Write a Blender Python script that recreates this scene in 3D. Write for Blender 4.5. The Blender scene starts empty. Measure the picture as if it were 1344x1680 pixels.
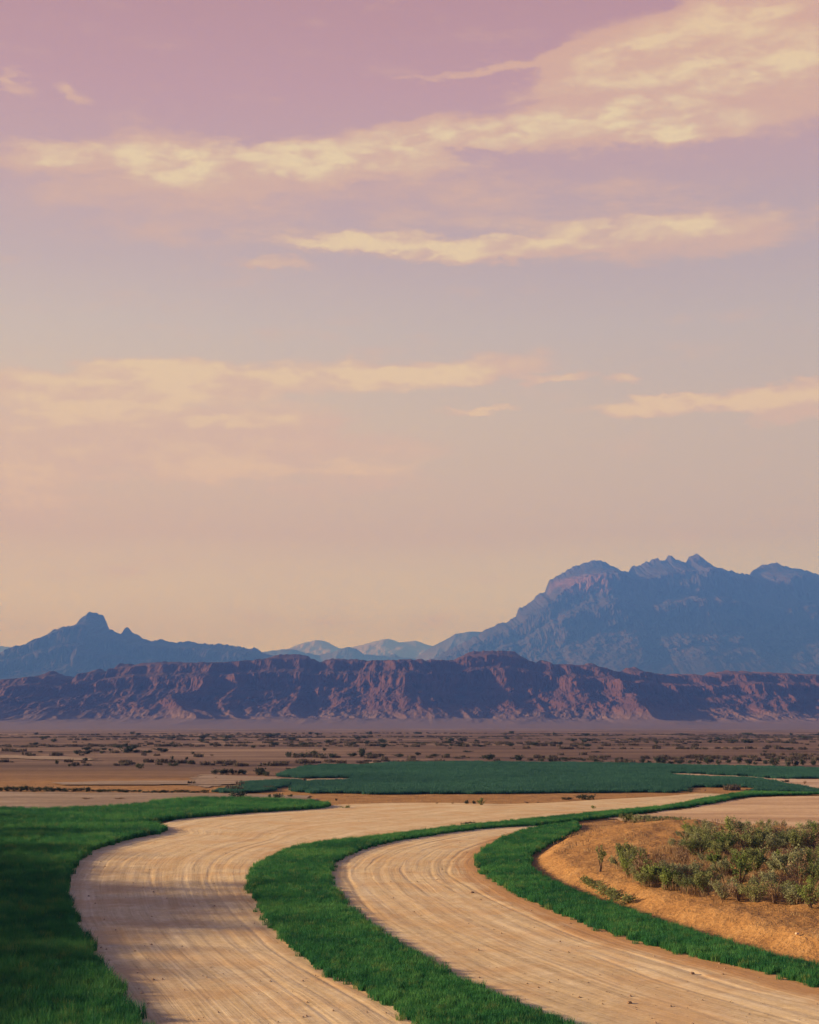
import bpy, math, random
import numpy as np
from mathutils import Vector

# ------------------------------------------------------------------ camera, sky, sun, exposure
scn = bpy.context.scene
COL = scn.collection
PI = math.pi
H, F, CX, CY, YH = 8.0, 2500.0, 672.0, 840.0, 1160.0
PITCH = math.atan((YH - CY) / F)
cam_d = bpy.data.cameras.new('camera'); cam = bpy.data.objects.new('camera', cam_d); COL.objects.link(cam)
cam.location = (0, 0, H); cam.rotation_euler = (PI / 2 + PITCH, 0, 0)
cam_d.sensor_fit = 'HORIZONTAL'; cam_d.sensor_width = 36.0; cam_d.lens = 36.0 * F / 1344.0
cam_d.clip_start = 0.5; cam_d.clip_end = 60000
scn.camera = cam
SUN_EL, SUN_AZ = 14.0, -78.0
EXPO = 0.9            # azimuth from +Y, clockwise positive
sun_dir = Vector((math.sin(math.radians(SUN_AZ)) * math.cos(math.radians(SUN_EL)),
                  math.cos(math.radians(SUN_AZ)) * math.cos(math.radians(SUN_EL)), math.sin(math.radians(SUN_EL))))
sd = bpy.data.lights.new('sun', 'SUN'); sd.energy = 5.0; sd.angle = math.radians(2.0); sd.color = (1.0, 0.87, 0.86)
sun = bpy.data.objects.new('sun', sd); COL.objects.link(sun)
sun.rotation_euler = sun_dir.to_track_quat('Z', 'Y').to_euler()
scn.render.engine = 'CYCLES'
scn.view_settings.view_transform = 'Standard'; scn.view_settings.look = 'None'
scn.view_settings.exposure = EXPO; scn.view_settings.gamma = 1.0
scn.cycles.use_denoising = True; scn.cycles.denoiser = 'OPENIMAGEDENOISE'
scn.cycles.max_bounces = 5; scn.cycles.diffuse_bounces = 2; scn.cycles.transmission_bounces = 2
scn.cycles.volume_bounces = 0; scn.cycles.transparent_max_bounces = 4

# ---- node maths helper
class S:
    """wraps a node socket so that shader maths can be written as expressions"""
    def __init__(s, nt, sock): s.nt, s.o = nt, sock
    def _m(s, op, *a, clamp=False):
        n = s.nt.nodes.new('ShaderNodeMath'); n.operation = op; n.use_clamp = clamp
        for i, v in enumerate(a):
            if isinstance(v, S): s.nt.links.new(v.o, n.inputs[i])
            else: n.inputs[i].default_value = v
        return S(s.nt, n.outputs[0])
    def __add__(s, b): return s._m('ADD', s, b)
    __radd__ = __add__
    def __sub__(s, b): return s._m('SUBTRACT', s, b)
    def __rsub__(s, b): return s._m('SUBTRACT', b, s)
    def __mul__(s, b): return s._m('MULTIPLY', s, b)
    __rmul__ = __mul__
    def __truediv__(s, b): return s._m('DIVIDE', s, b)
    def sq(s): return s._m('MULTIPLY', s, s)
    def clamp(s): return s._m('ADD', s, 0.0, clamp=True)
    def smooth(s, a, b):
        n = s.nt.nodes.new('ShaderNodeMapRange'); n.interpolation_type = 'SMOOTHSTEP'
        s.nt.links.new(s.o, n.inputs[0]); n.inputs[1].default_value = a; n.inputs[2].default_value = b
        n.inputs[3].default_value = 0; n.inputs[4].default_value = 1
        return S(s.nt, n.outputs[0])
def comb(nt, x, y, z):
    n = nt.nodes.new('ShaderNodeCombineXYZ')
    for i, v in enumerate((x, y, z)):
        if isinstance(v, S): nt.links.new(v.o, n.inputs[i])
        else: n.inputs[i].default_value = v
    return S(nt, n.outputs[0])
def noise(nt, vec, scale, detail=4, rough=0.55, lac=2.0, dist=0.0, dim='3D'):
    n = nt.nodes.new('ShaderNodeTexNoise'); n.noise_dimensions = dim
    nt.links.new(vec.o, n.inputs['Vector'])
    n.inputs['Scale'].default_value = scale; n.inputs['Detail'].default_value = detail
    n.inputs['Roughness'].default_value = rough; n.inputs['Lacunarity'].default_value = lac
    n.inputs['Distortion'].default_value = dist
    return S(nt, n.outputs[0])
def sep(nt, vec):
    n = nt.nodes.new('ShaderNodeSeparateXYZ'); nt.links.new(vec.o, n.inputs[0])
    return [S(nt, n.outputs[i]) for i in range(3)]
def mixc(nt, fac, a, b):
    n = nt.nodes.new('ShaderNodeMix'); n.data_type = 'RGBA'
    for k, v in ((0, fac), (6, a), (7, b)):
        if isinstance(v, S): nt.links.new(v.o, n.inputs[k])
        elif k == 0: n.inputs[0].default_value = v
        else: n.inputs[k].default_value = (*v, 1)
    return S(nt, n.outputs[2])
def ramp(nt, fac, stops, interp='LINEAR'):
    n = nt.nodes.new('ShaderNodeValToRGB'); nt.links.new(fac.o, n.inputs[0]); r = n.color_ramp
    r.interpolation = interp
    while len(r.elements) < len(stops): r.elements.new(0.5)
    for e, (p, c) in zip(r.elements, stops): e.position = p; e.color = (*c, 1)
    return S(nt, n.outputs[0])
def lin(c):
    return tuple((v / 255 / 12.92) if v <= 10 else ((v / 255 + 0.055) / 1.055) ** 2.4 for v in c)
def ray(px, py):
    a = np.array([(px - CX) / F, 1.0, -(py - CY) / F])
    c, s = math.cos(PITCH), math.sin(PITCH)
    return np.array([a[0], a[1] * c - a[2] * s, a[1] * s + a[2] * c])
def azel(px, py):
    d = ray(px, py); d = d / np.linalg.norm(d)
    return math.atan2(d[0], d[1]), math.asin(d[2])

# ---- world: Nishita sky tinted to the dusk colours, with streaky clouds in the direction of view
world = bpy.data.worlds.new('World'); scn.world = world; world.use_nodes = True
nt = world.node_tree; nt.nodes.clear()
tc = nt.nodes.new('ShaderNodeTexCoord'); D = S(nt, tc.outputs['Generated'])
dx, dy, dz = sep(nt, D)
az = dx._m('ARCTAN2', dx, dy); el = dz._m('ARCSINE', dz)
flat = comb(nt, dx * 1.0, dy * 1.0, dz * 3.6)
w1 = noise(nt, flat, 7.0, 5, 0.6) - 0.5
w2 = noise(nt, comb(nt, dx + 3.7, dy, dz * 3.6), 7.0, 5, 0.6) - 0.5
w3 = noise(nt, comb(nt, dx + 8.1, dy, dz * 2.6), 34.0, 5, 0.62) - 0.5
w4 = noise(nt, comb(nt, dx + 2.2, dy, dz * 2.0), 120.0, 4, 0.6) - 0.5
AZ = az + w1 * 0.11 + w3 * 0.035 + w4 * 0.01
EL = el + w2 * 0.022 + w3 * 0.02 + w4 * 0.007
U = 1 / F
def blob(cx, cy, hw, hh, s, slope=0.0):
    a0, e0 = azel(cx, cy)
    a = (AZ - a0); e = (EL - e0) - a * slope
    d = (a * (1 / (hw * U))).sq() + (e * (1 / (hh * U))).sq()
    return (1.0 - d).clamp() * s
def total(lst):
    t = None
    for b in lst:
        v = blob(*b); t = v if t is None else t + v
    return t
BODY = [  # cx, cy, half width, half height, strength, slope
    (1230, 25, 360, 75, 1.4, 0.14), (1130, 62, 280, 40, 1.1, 0.10), (1280, 100, 420, 135, 1.4, 0.05), (1050, 130, 330, 32, 1.1, 0.04), (1080, 190, 350, 52, 1.3, 0.04), (820, 205, 300, 36, 1.1, 0.05),
    (620, 232, 200, 34, 0.9, 0.08), (300, 266, 290, 52, 1.0, -0.02), (560, 270, 200, 36, .9, 0.0), (60, 252, 140, 32, 0.95, 0.05), (790, 112, 160, 10, 0.8, 0.1),
    (42, 138, 44, 26, 1.1, 0.0), (138, 152, 46, 18, 1.1, -0.1),
    (700, 330, 700, 85, 0.5, -0.03), (200, 340, 360, 60, 0.45, -0.12),
    (760, 408, 330, 24, 0.9, -0.02), (1120, 392, 340, 48, 0.9, 0.03), (455, 436, 100, 16, 1.0, 0.02),
    (380, 622, 560, 34, 1.0, 0.03), (790, 602, 200, 24, 0.95, 0.06), (1035, 620, 50, 13, 1.0, 0.03), (915, 622, 90, 9, 0.9, 0),
    (1180, 656, 320, 20, 1.15, 0.04), (800, 672, 80, 9, 1.1, 0.02), (1290, 675, 90, 20, 0.8, 0.03),
    (150, 690, 520, 100, 1.0, 0.02), (420, 745, 440, 80, 0.65, 0.0), (30, 800, 160, 80, 0.7, 0)]
GLOW = [
    (350, 640, 500, 66, .55, .02), (140, 750, 380, 110, .62, 0), (500, 760, 330, 50, .4, 0), (720, 400, 520, 50, .30, 0), (600, 262, 620, 52, .28, 0.02), (1180, 110, 330, 110, .32, .05), (1020, 664, 340, 11, .9, 0.02),
    (1070, 195, 100, 42, 1.1, 0.0), (1150, 205, 190, 30, .5, 0), (860, 203, 230, 30, 0.8, 0.05), (1030, 85, 90, 20, 0.7, 0.3), (1180, 30, 190, 40, 0.9, 0.1), (1270, 100, 220, 50, .65, 0),
    (1000, 130, 240, 18, .35, .05), (640, 228, 120, 26, 0.7, 0.08), (250, 266, 150, 40, 0.8, -0.02), (470, 268, 190, 34, 0.8, 0.0),
    (80, 248, 110, 26, 0.75, 0.05), (42, 138, 38, 22, 0.6, 0), (138, 152, 38, 14, 0.6, 0), (740, 404, 280, 18, 0.85, -0.02),
    (1080, 378, 260, 26, 0.65, 0.03), (455, 437, 90, 13, 0.5, 0), (380, 620, 540, 28, 0.7, 0.02), (760, 605, 170, 20, 0.8, 0.05),
    (1200, 656, 260, 17, 1.0, 0.04), (800, 672, 60, 7, 0.9, 0), (310, 655, 60, 14, 0.9, 0.1), (360, 695, 45, 18, 0.8, 0.1),
    (60, 675, 110, 34, 0.7, 0), (440, 690, 130, 16, 0.7, 0), (380, 760, 110, 30, 0.8, 0), (600, 765, 120, 18, 0.8, 0), (200, 665, 120, 20, .7, .02),
    (690, 760, 50, 10, 0.6, 0), (40, 800, 90, 46, 0.6, 0), (1035, 620, 40, 10, 0.6, 0), (915, 622, 60, 7, .6, 0)]
far_band = noise(nt, comb(nt, dx + 1.3, dy, dz * 7.0), 2.6, 6, 0.6)
in_view = ((az._m('ABSOLUTE', az)).smooth(0.36, 0.6)) * (el.smooth(0.02, 0.12))
up_view = el.smooth(0.45, 0.65)
outside = in_view._m('MAXIMUM', in_view, up_view) * far_band.smooth(0.5, 0.8) * 0.8
fine = noise(nt, comb(nt, dx + 5.0 + w1 * 0.05, dy, dz * 4.2 + w2 * 0.05), 15.0, 8, 0.62)
fine2 = noise(nt, comb(nt, dx - 2.0 + w3 * 0.03, dy, dz * 2.6 + w3 * 0.03), 42.0, 7, 0.62)
body = (total(BODY) * 1.2 + (fine - 0.5) * 2.6 + (fine2 - 0.5) * 0.9).smooth(0.05, 1.1)
body = (body + outside).clamp()
tex = (fine * 0.55 + fine2 * 0.45).smooth(0.36, 0.66)
glow = (total(GLOW) * (0.25 + tex * 1.35) + (fine2 - 0.5) * 0.5).smooth(0.0, 1.35)
glow = (glow * body * 1.1 + outside * 0.5).clamp()
t = (el * (1 / 0.62) + (w1 * 0.02)).clamp()
def elt(py): return max(0.0, azel(CX, py)[1] / 0.62)
SKYSTOPS = [(elt(1160), (1.22, 1.32, 0.62)), (elt(1090), (1.2, 1.25, 0.62)), (elt(1000), (1.05, 1.0, 0.55)),
            (elt(880), lin((230, 205, 166))), (elt(700), lin((226, 203, 174))), (elt(540), lin((212, 195, 189))),
            (elt(430), lin((202, 180, 183))), (elt(300), lin((201, 168, 171))), (elt(150), lin((197, 155, 161))),
            (elt(0), lin((191, 145, 148))), (0.90, lin((112, 110, 158))), (1.0, lin((48, 82, 165)))]
base = ramp(nt, t, SKYSTOPS)
side = az.smooth(-0.34, 0.34)
mid = (el.smooth(0.10, 0.22)) * (1.0 - el.smooth(0.30, 0.42))
base = mixc(nt, side * (1 - el.smooth(0.30, 0.40)) * 0.32, base, lin((168, 156, 170)))
base = mixc(nt, (1 - side) * (1 - el.smooth(0.12, 0.2)) * 0.25, base, lin((222, 170, 140)))
bodycol = ramp(nt, t, [(elt(900), lin((228, 194, 164))), (elt(650), lin((226, 192, 164))), (elt(400), lin((218, 182, 162))), (elt(60), lin((222, 178, 150)))])
glowcol = ramp(nt, t, [(elt(800), lin((240, 206, 160))), (elt(600), lin((242, 216, 168))), (elt(200), lin((242, 222, 176))), (elt(0), lin((238, 206, 160)))])
col = mixc(nt, body * 0.92, base, bodycol)
col = mixc(nt, glow * 0.85, col, glowcol)
sky = nt.nodes.new('ShaderNodeTexSky'); sky.sky_type = 'NISHITA'; sky.sun_disc = False
sky.sun_elevation = math.radians(SUN_EL); sky.sun_rotation = math.radians(SUN_AZ % 360)
sky.air_density = 1.4; sky.dust_density = 3.0
STR = 0.1
sc_ = nt.nodes.new('ShaderNodeVectorMath'); sc_.operation = 'SCALE'; nt.links.new(col.o, sc_.inputs[0]); sc_.inputs[3].default_value = 1.0 / STR / 2 ** EXPO
dark = (1.0 - el.smooth(0.44, 1.05) * 0.68)       # the sky deepens towards the zenith
sc2 = nt.nodes.new('ShaderNodeVectorMath'); sc2.operation = 'SCALE'; nt.links.new(sc_.outputs[0], sc2.inputs[0]); nt.links.new(dark.o, sc2.inputs[3])
mx = mixc(nt, 0.93, S(nt, sky.outputs[0]), S(nt, sc2.outputs[0]))
bg = nt.nodes.new('ShaderNodeBackground'); bg.inputs[1].default_value = STR; nt.links.new(mx.o, bg.inputs[0])
wo = nt.nodes.new('ShaderNodeOutputWorld'); nt.links.new(bg.outputs[0], wo.inputs[0])

# ------------------------------------------------------------------ numpy noise
rs = np.random.RandomState(7)
TAB = rs.rand(256, 256)
def vnoise(x, y):
    xi = np.floor(x).astype(int); yi = np.floor(y).astype(int); fx = x - xi; fy = y - yi
    fx = fx * fx * (3 - 2 * fx); fy = fy * fy * (3 - 2 * fy)
    a = TAB[xi & 255, yi & 255]; b = TAB[(xi + 1) & 255, yi & 255]; c = TAB[xi & 255, (yi + 1) & 255]; d = TAB[(xi + 1) & 255, (yi + 1) & 255]
    return (a * (1 - fx) + b * fx) * (1 - fy) + (c * (1 - fx) + d * fx) * fy
def fbm(x, y, o=5, g=0.5):
    s = 0; a = 1; n = 0
    for i in range(o):
        s = s + a * vnoise(x + 17.3 * i, y + 9.1 * i); n += a; a *= g; x = x * 2.03; y = y * 2.03
    return s / n
def ridged(x, y, o=5, g=0.5):
    s = 0; a = 1; n = 0
    for i in range(o):
        v = 1 - np.abs(2 * vnoise(x + 31.7 * i, y + 5.9 * i) - 1); s = s + a * v * v; n += a; a *= g; x = x * 2.1; y = y * 2.1
    return s / n
def sstep(a, b, x):
    t = np.clip((x - a) / (b - a), 0, 1); return t * t * (3 - 2 * t)

# ------------------------------------------------------------------ object helpers
def mesh_obj(name, V, Fc, mats, parent=None, smooth=False, uv=None, mi=None, link=True):
    me = bpy.data.meshes.new(name)
    V = np.asarray(V, np.float32)
    me.vertices.add(len(V)); me.vertices.foreach_set('co', V.ravel())
    if isinstance(Fc, np.ndarray):
        n, k = Fc.shape; idx = Fc.ravel(); starts = np.arange(n) * k; tot = np.full(n, k)
    else:
        tot = np.array([len(f) for f in Fc]); starts = np.concatenate([[0], np.cumsum(tot)[:-1]]); idx = np.array([i for f in Fc for i in f])
    me.loops.add(len(idx)); me.loops.foreach_set('vertex_index', idx.astype(np.int32))
    me.polygons.add(len(tot)); me.polygons.foreach_set('loop_start', starts.astype(np.int32)); me.polygons.foreach_set('loop_total', tot.astype(np.int32))
    if uv is not None:
        l = me.uv_layers.new(name='UVMap'); l.data.foreach_set('uv', np.asarray(uv, np.float32)[idx].ravel())
    me.update(calc_edges=True); me.validate()
    for m in (mats if isinstance(mats, (list, tuple)) else [mats]): me.materials.append(m)
    if mi is not None: me.polygons.foreach_set('material_index', np.asarray(mi, np.int32))
    me.polygons.foreach_set('use_smooth', [smooth] * len(me.polygons))
    o = bpy.data.objects.new(name, me)
    if link: COL.objects.link(o)
    if parent: o.parent = parent
    return o
def tag(o, label, cat, group=None, kind=None):
    if label: o['label'] = label
    if cat: o['category'] = cat
    if group: o['group'] = group
    if kind: o['kind'] = kind
    return o
def new_mat(name):
    m = bpy.data.materials.new(name); m.use_nodes = True; nt = m.node_tree
    b = nt.nodes['Principled BSDF']; b.inputs['Roughness'].default_value = 0.95; b.inputs['Specular IOR Level'].default_value = 0.15
    return m, nt, b
def pos(nt):
    g = nt.nodes.new('ShaderNodeNewGeometry'); return S(nt, g.outputs['Position'])
def bump(nt, b, h, strength, dist):
    n = nt.nodes.new('ShaderNodeBump'); n.inputs['Strength'].default_value = strength; n.inputs['Distance'].default_value = dist
    nt.links.new(h.o, n.inputs['Height']); nt.links.new(n.outputs[0], b.inputs['Normal'])

# ------------------------------------------------------------------ outlines on the ground
def g(px, py, z=0.0):
    d = ray(px, py); k = (z - H) / d[2]; return (d[0] * k, d[1] * k)
def gl(pts, z=0.0): return np.array([g(a, b, z) for a, b in pts])
def glh(pts, far): return np.array([g(a, b, (0.24 if b > 1400 else 0.12) if far(a, b) else 0.0) for a, b in pts])
def cut(P, n=2, closed=False):
    P = np.asarray(P, float)
    for _ in range(n):
        A = P if closed else P[:-1]; B = np.roll(P, -1, axis=0) if closed else P[1:]
        Q = np.stack([A * .75 + B * .25, A * .25 + B * .75], 1).reshape(-1, 2)
        P = Q if closed else np.vstack([P[:1], Q, P[-1:]])
    return P
STRIP_C_L = [(900, 1860), (680, 1680), (640, 1650), (560, 1610), (520, 1586), (480, 1556), (444, 1515), (420, 1478), (412, 1450), (418, 1425), (440, 1406), (470, 1393), (520, 1382), (600, 1374), (680, 1365), (740, 1357),
             (806, 1350), (870, 1344), (933, 1338), (1020, 1329), (1102, 1322), (1159, 1310), (1200, 1303), (1230, 1299)]
STRIP_C_R = [(1300, 1800), (960, 1680), (860, 1645), (760, 1605), (700, 1570), (640, 1535), (590, 1502), (555, 1468), (535, 1440), (540, 1424), (560, 1408), (600, 1392), (650, 1380), (700, 1373), (760, 1364),
             (806, 1359), (877, 1355), (940, 1348), (1000, 1341), (1077, 1331), (1153, 1321), (1190, 1313), (1230, 1306), (1344, 1303.5)]
STRIP_R_L = [(2050, 1770), (1700, 1705), (1344, 1622), (1250, 1594), (1180, 1580), (1050, 1548), (980, 1524), (900, 1492), (850, 1470), (800, 1438), (783, 1415), (790, 1398), (815, 1380), (850, 1366), (885, 1357)]
STRIP_R_R = [(2050, 1715), (1700, 1655), (1344, 1580), (1270, 1563), (1200, 1543), (1100, 1512), (1000, 1478), (930, 1455), (888, 1434), (864, 1416), (868, 1404), (892, 1388), (925, 1375), (944, 1362), (946, 1352)]
EDGE_L = [(330, 1860), (222, 1680), (200, 1648), (170, 1603), (150, 1574), (125, 1536), (108, 1500), (102, 1466), (107, 1440), (125, 1412), (150, 1396), (180, 1387), (215, 1377), (258, 1369), (272, 1365)]
LANE1_TOP = [(258, 1358), (300, 1345), (400, 1336), (520, 1327), (560, 1321), (650, 1318), (760, 1318), (830, 1320), (900, 1318), (1000, 1312), (1100, 1307), (1150, 1302)]
NEAR_L = [(-620, 1900)] + EDGE_L + [(262, 1359), (230, 1353.5), (120, 1372), (60, 1388), (30, 1400), (0, 1412), (-60, 1422), (-200, 1432), (-620, 1450)]
WEDGE = [(-620, 1324), (0, 1328), (63, 1330), (101, 1328), (182, 1325), (240, 1321), (253, 1316), (340, 1310), (430, 1312), (517, 1316), (527, 1319), (545, 1319), (530, 1325), (416, 1334), (340, 1340), (230, 1352), (120, 1369), (60, 1384), (30, 1396), (0, 1407), (-60, 1417), (-200, 1427), (-620, 1444)]
FAR = [(456, 1274), (482, 1264), (502, 1259), (532, 1256), (593, 1257), (644, 1252.5), (760, 1251.5), (1000, 1253.5), (1180, 1258), (1344, 1262), (1560, 1267), (1560, 1283), (1344, 1277), (1281, 1278), (1230, 1273.5), (1143, 1269.5), (1085, 1268), (1100, 1272), (1140, 1276), (1210, 1277), (1256, 1281),
       (1290, 1288), (1344, 1297), (1560, 1300), (1560, 1305), (1344, 1303), (1240, 1299), (1250, 1293), (1200, 1291), (1130, 1291), (1122, 1297), (1100, 1299.5), (1000, 1300), (900, 1301), (800, 1302), (680, 1302), (624, 1303), (560, 1301), (500, 1301), (483, 1298), (487, 1290), (495, 1284), (550, 1282), (577, 1281), (585, 1277), (560, 1276), (500, 1277)]
FAR_L = [(403, 1285), (461, 1282), (492, 1282), (461, 1291), (423, 1301), (340, 1300), (378, 1295), (406, 1291)]
STRIP_C = np.vstack([cut(glh(STRIP_C_L, lambda a, b: b < 1410)), cut(glh(STRIP_C_R, lambda a, b: b > 1425))[::-1]])
STRIP_R = np.vstack([cut(glh(STRIP_R_L, lambda a, b: b < 1400)), cut(glh(STRIP_R_R, lambda a, b: b > 1410))[::-1]])
NEARP = np.vstack([gl([(-620, 1900)]), cut(gl(NEAR_L[1:])), ]); WEDGEP = cut(glh(WEDGE, lambda a, b: b < 1331 and a < 546), 1, True)
def inside(P, x, y):
    x = np.asarray(x); y = np.asarray(y); r = np.zeros(x.shape, bool); n = len(P); j = n - 1
    for i in range(n):
        xi, yi = P[i]; xj, yj = P[j]
        c = ((yi > y) != (yj > y)) & (x < (xj - xi) * (y - yi) / (yj - yi + 1e-12) + xi); r ^= c; j = i
    return r
def dist_line(P, x, y):
    x = np.asarray(x, float); y = np.asarray(y, float); best = np.full(x.shape, 1e9)
    for (ax, ay), (bx, by) in zip(P[:-1], P[1:]):
        dx, dy = bx - ax, by - ay; t = np.clip(((x - ax) * dx + (y - ay) * dy) / (dx * dx + dy * dy + 1e-9), 0, 1)
        best = np.minimum(best, np.hypot(x - ax - t * dx, y - ay - t * dy))
    return best
def ppx(x, y, z=0.0):
    """picture position of a ground point (used only to lay the land out as surveyed from the photograph)"""
    c, s = math.cos(PITCH), math.sin(PITCH); zz = z - H
    dep = y * c + zz * s; up = -y * s + zz * c
    return CX + F * x / dep, CY - F * up / dep
RR = gl(STRIP_R_R)
BANKREG = np.array([g(946, 1352), g(1020, 1346), g(1100, 1353), g(1344, 1362), g(1700, 1370), g(2300, 1380), (60, 90), (45, 30)] + [tuple(p) for p in RR[0:]])
HX, HY = g(1010, 1388)
def zfun(x, y):
    x = np.asarray(x, float); y = np.asarray(y, float)
    d = dist_line(RR, x, y); ins = inside(BANKREG, x, y)
    top = BANKREG[:6]; d2 = dist_line(top, x, y)
    bank = np.where(ins, (0.55 * sstep(0.15, 1.8, d) + 0.75 * sstep(0.5, 9, d)) * sstep(0.0, 16.0, d2), 0.0)
    z = bank * (0.75 + 0.25 * fbm(x * 0.12, y * 0.12, 3))
    z = z + np.where(ins, sstep(0.5, 2, d) * ((fbm(x * 0.9, y * 0.9, 5, .6) - 0.5) * 0.30 - 0.22 * ridged(x * 0.45, y * 0.22, 4) * sstep(6, 1.5, d) * 0) * sstep(0, 3, d2), 0)
    z = z + np.where(ins, 0.45 * np.exp(-((x - HX) / 7.0) ** 2 - ((y - HY) / 9.0) ** 2) * sstep(0.2, 5, d) * sstep(1, 16, d2), 0)
    r = np.hypot(x, y)
    far = sstep(125, 260, r)
    z = z + far * ((fbm(x * 0.013, y * 0.03, 5) - 0.5) * 2.2 * sstep(230, 420, r) + (fbm(x * 0.06 + 40, y * 0.11, 4) - 0.5) * 0.30 * sstep(225, 300, r))
    z = z - 22.0 * np.clip((r - 300) / 1900, 0, 1)
    z = z + sstep(0.0, 1.0, (r - 30) / 200) * 0
    return z
def on_ground(px, py):
    z = 0.0
    for _ in range(12): x, y = g(px, py, z); z = 0.5 * z + 0.5 * float(zfun(x, y))
    return x, y, z

# ------------------------------------------------------------------ materials
def mat_desert():
    m, nt, b = new_mat('desert_soil'); p = pos(nt); x, y, z = sep(nt, p)
    st = comb(nt, x * 0.35, y, 0.0)
    n1 = noise(nt, st, 0.035, 6, 0.6, dim='2D'); n2 = noise(nt, p, 0.5, 5, 0.6); n3 = noise(nt, p, 3.5, 5, 0.65); n4 = noise(nt, comb(nt, x * 0.16, y, 3.0), 0.11, 5, 0.62)
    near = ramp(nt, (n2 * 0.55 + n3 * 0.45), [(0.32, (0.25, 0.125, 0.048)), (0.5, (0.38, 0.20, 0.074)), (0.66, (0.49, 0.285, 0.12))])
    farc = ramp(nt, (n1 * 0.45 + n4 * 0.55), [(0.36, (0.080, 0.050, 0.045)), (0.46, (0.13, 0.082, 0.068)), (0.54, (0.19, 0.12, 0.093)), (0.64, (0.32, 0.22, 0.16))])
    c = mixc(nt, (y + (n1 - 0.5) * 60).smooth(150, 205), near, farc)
    nt.links.new(c.o, b.inputs['Base Color']); bump(nt, b, n3 * 0.6 + n2, 0.9, 0.22); return m
def mat_lane():
    m, nt, b = new_mat('raked_sand'); uvn = nt.nodes.new('ShaderNodeUVMap'); u, v, _ = sep(nt, S(nt, uvn.outputs[0])); p = pos(nt)
    wob = noise(nt, p, 0.16, 3, 0.5) - 0.5
    vv = v + wob * 0.35
    s1 = noise(nt, comb(nt, u * 0.035, vv * 1.1, 0), 1.0, 6, 0.62, dim='2D'); s2 = noise(nt, comb(nt, u * 0.09 + 9, vv * 7.5, 0), 1.0, 5, 0.66, dim='2D')
    n = noise(nt, p, 0.35, 5, 0.6); n3 = noise(nt, p, 5.0, 5, 0.7)
    s4 = noise(nt, comb(nt, u * 0.16 + 4, vv * 2.6, 0), 1.0, 6, 0.7, dim='2D')
    pk = noise(nt, p, 0.55, 4, 0.6).smooth(0.38, 0.62); n5 = noise(nt, p, 1.3, 6, 0.65)
    f = (s1 * 0.36 + s2 * 0.34 + s4 * 0.30) * (0.35 + pk * 0.4) + n5 * (0.39 - pk * 0.4) + n3 * 0.26
    c = ramp(nt, f, [(0.35, (0.40, 0.27, 0.15)), (0.44, (0.62, 0.46, 0.26)), (0.52, (0.74, 0.57, 0.345)), (0.62, (0.88, 0.72, 0.48))])
    c = mixc(nt, (n.smooth(0.40, 0.66)) * 0.5, c, (0.62, 0.36, 0.16))
    at = nt.nodes.new('ShaderNodeAttribute'); at.attribute_name = 'rim'; rim = S(nt, at.outputs['Fac'])
    c = mixc(nt, (rim + (n - 0.5) * 0.5 + (s2 - 0.5) * 0.7).smooth(0.35, 0.8) * 0.8, c, (0.50, 0.25, 0.095))
    nt.links.new(c.o, b.inputs['Base Color']); bump(nt, b, s2 * 0.5 + s1 * 0.4 + n3 * 0.3, 0.5, 0.05); return m
def mat_sand(name, c1, c2, c3, k=0.3, stretch=0.3):
    m, nt, b = new_mat(name); p = pos(nt); x, y, z = sep(nt, p)
    n1 = noise(nt, comb(nt, x * stretch, y, 0), k, 5, 0.6, dim='2D'); n2 = noise(nt, p, 2.5, 5, 0.65)
    c = ramp(nt, n1 * 0.6 + n2 * 0.4, [(0.36, c1), (0.5, c2), (0.64, c3)])
    nt.links.new(c.o, b.inputs['Base Color']); bump(nt, b, n2, 0.5, 0.08); return m
def mat_leaf(name, c1, c2, c3, scale=0.5, trans=0.25, rnd=True, straw=0.0):
    m, nt, b = new_mat(name); p = pos(nt)
    oi = nt.nodes.new('ShaderNodeObjectInfo'); r = S(nt, oi.outputs['Random'])
    f = noise(nt, p, scale, 4, 0.6)
    f = f + (r - 0.5) * (0.22 if rnd else 0.0)
    c = ramp(nt, f, [(0.34, c1), (0.5, c2), (0.68, c3)])
    if straw: c = mixc(nt, r.smooth(0.86, 1.0) * straw, c, (0.26, 0.24, 0.08))
    nt.links.new(c.o, b.inputs['Base Color']); b.inputs['Roughness'].default_value = 0.7
    tr = nt.nodes.new('ShaderNodeBsdfTranslucent'); nt.links.new(c.o, tr.inputs[0])
    mx = nt.nodes.new('ShaderNodeMixShader'); mx.inputs[0].default_value = trans
    nt.links.new(b.outputs[0], mx.inputs[1]); nt.links.new(tr.outputs[0], mx.inputs[2])
    nt.links.new(mx.outputs[0], nt.nodes['Material Output'].inputs[0]); return m
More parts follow.
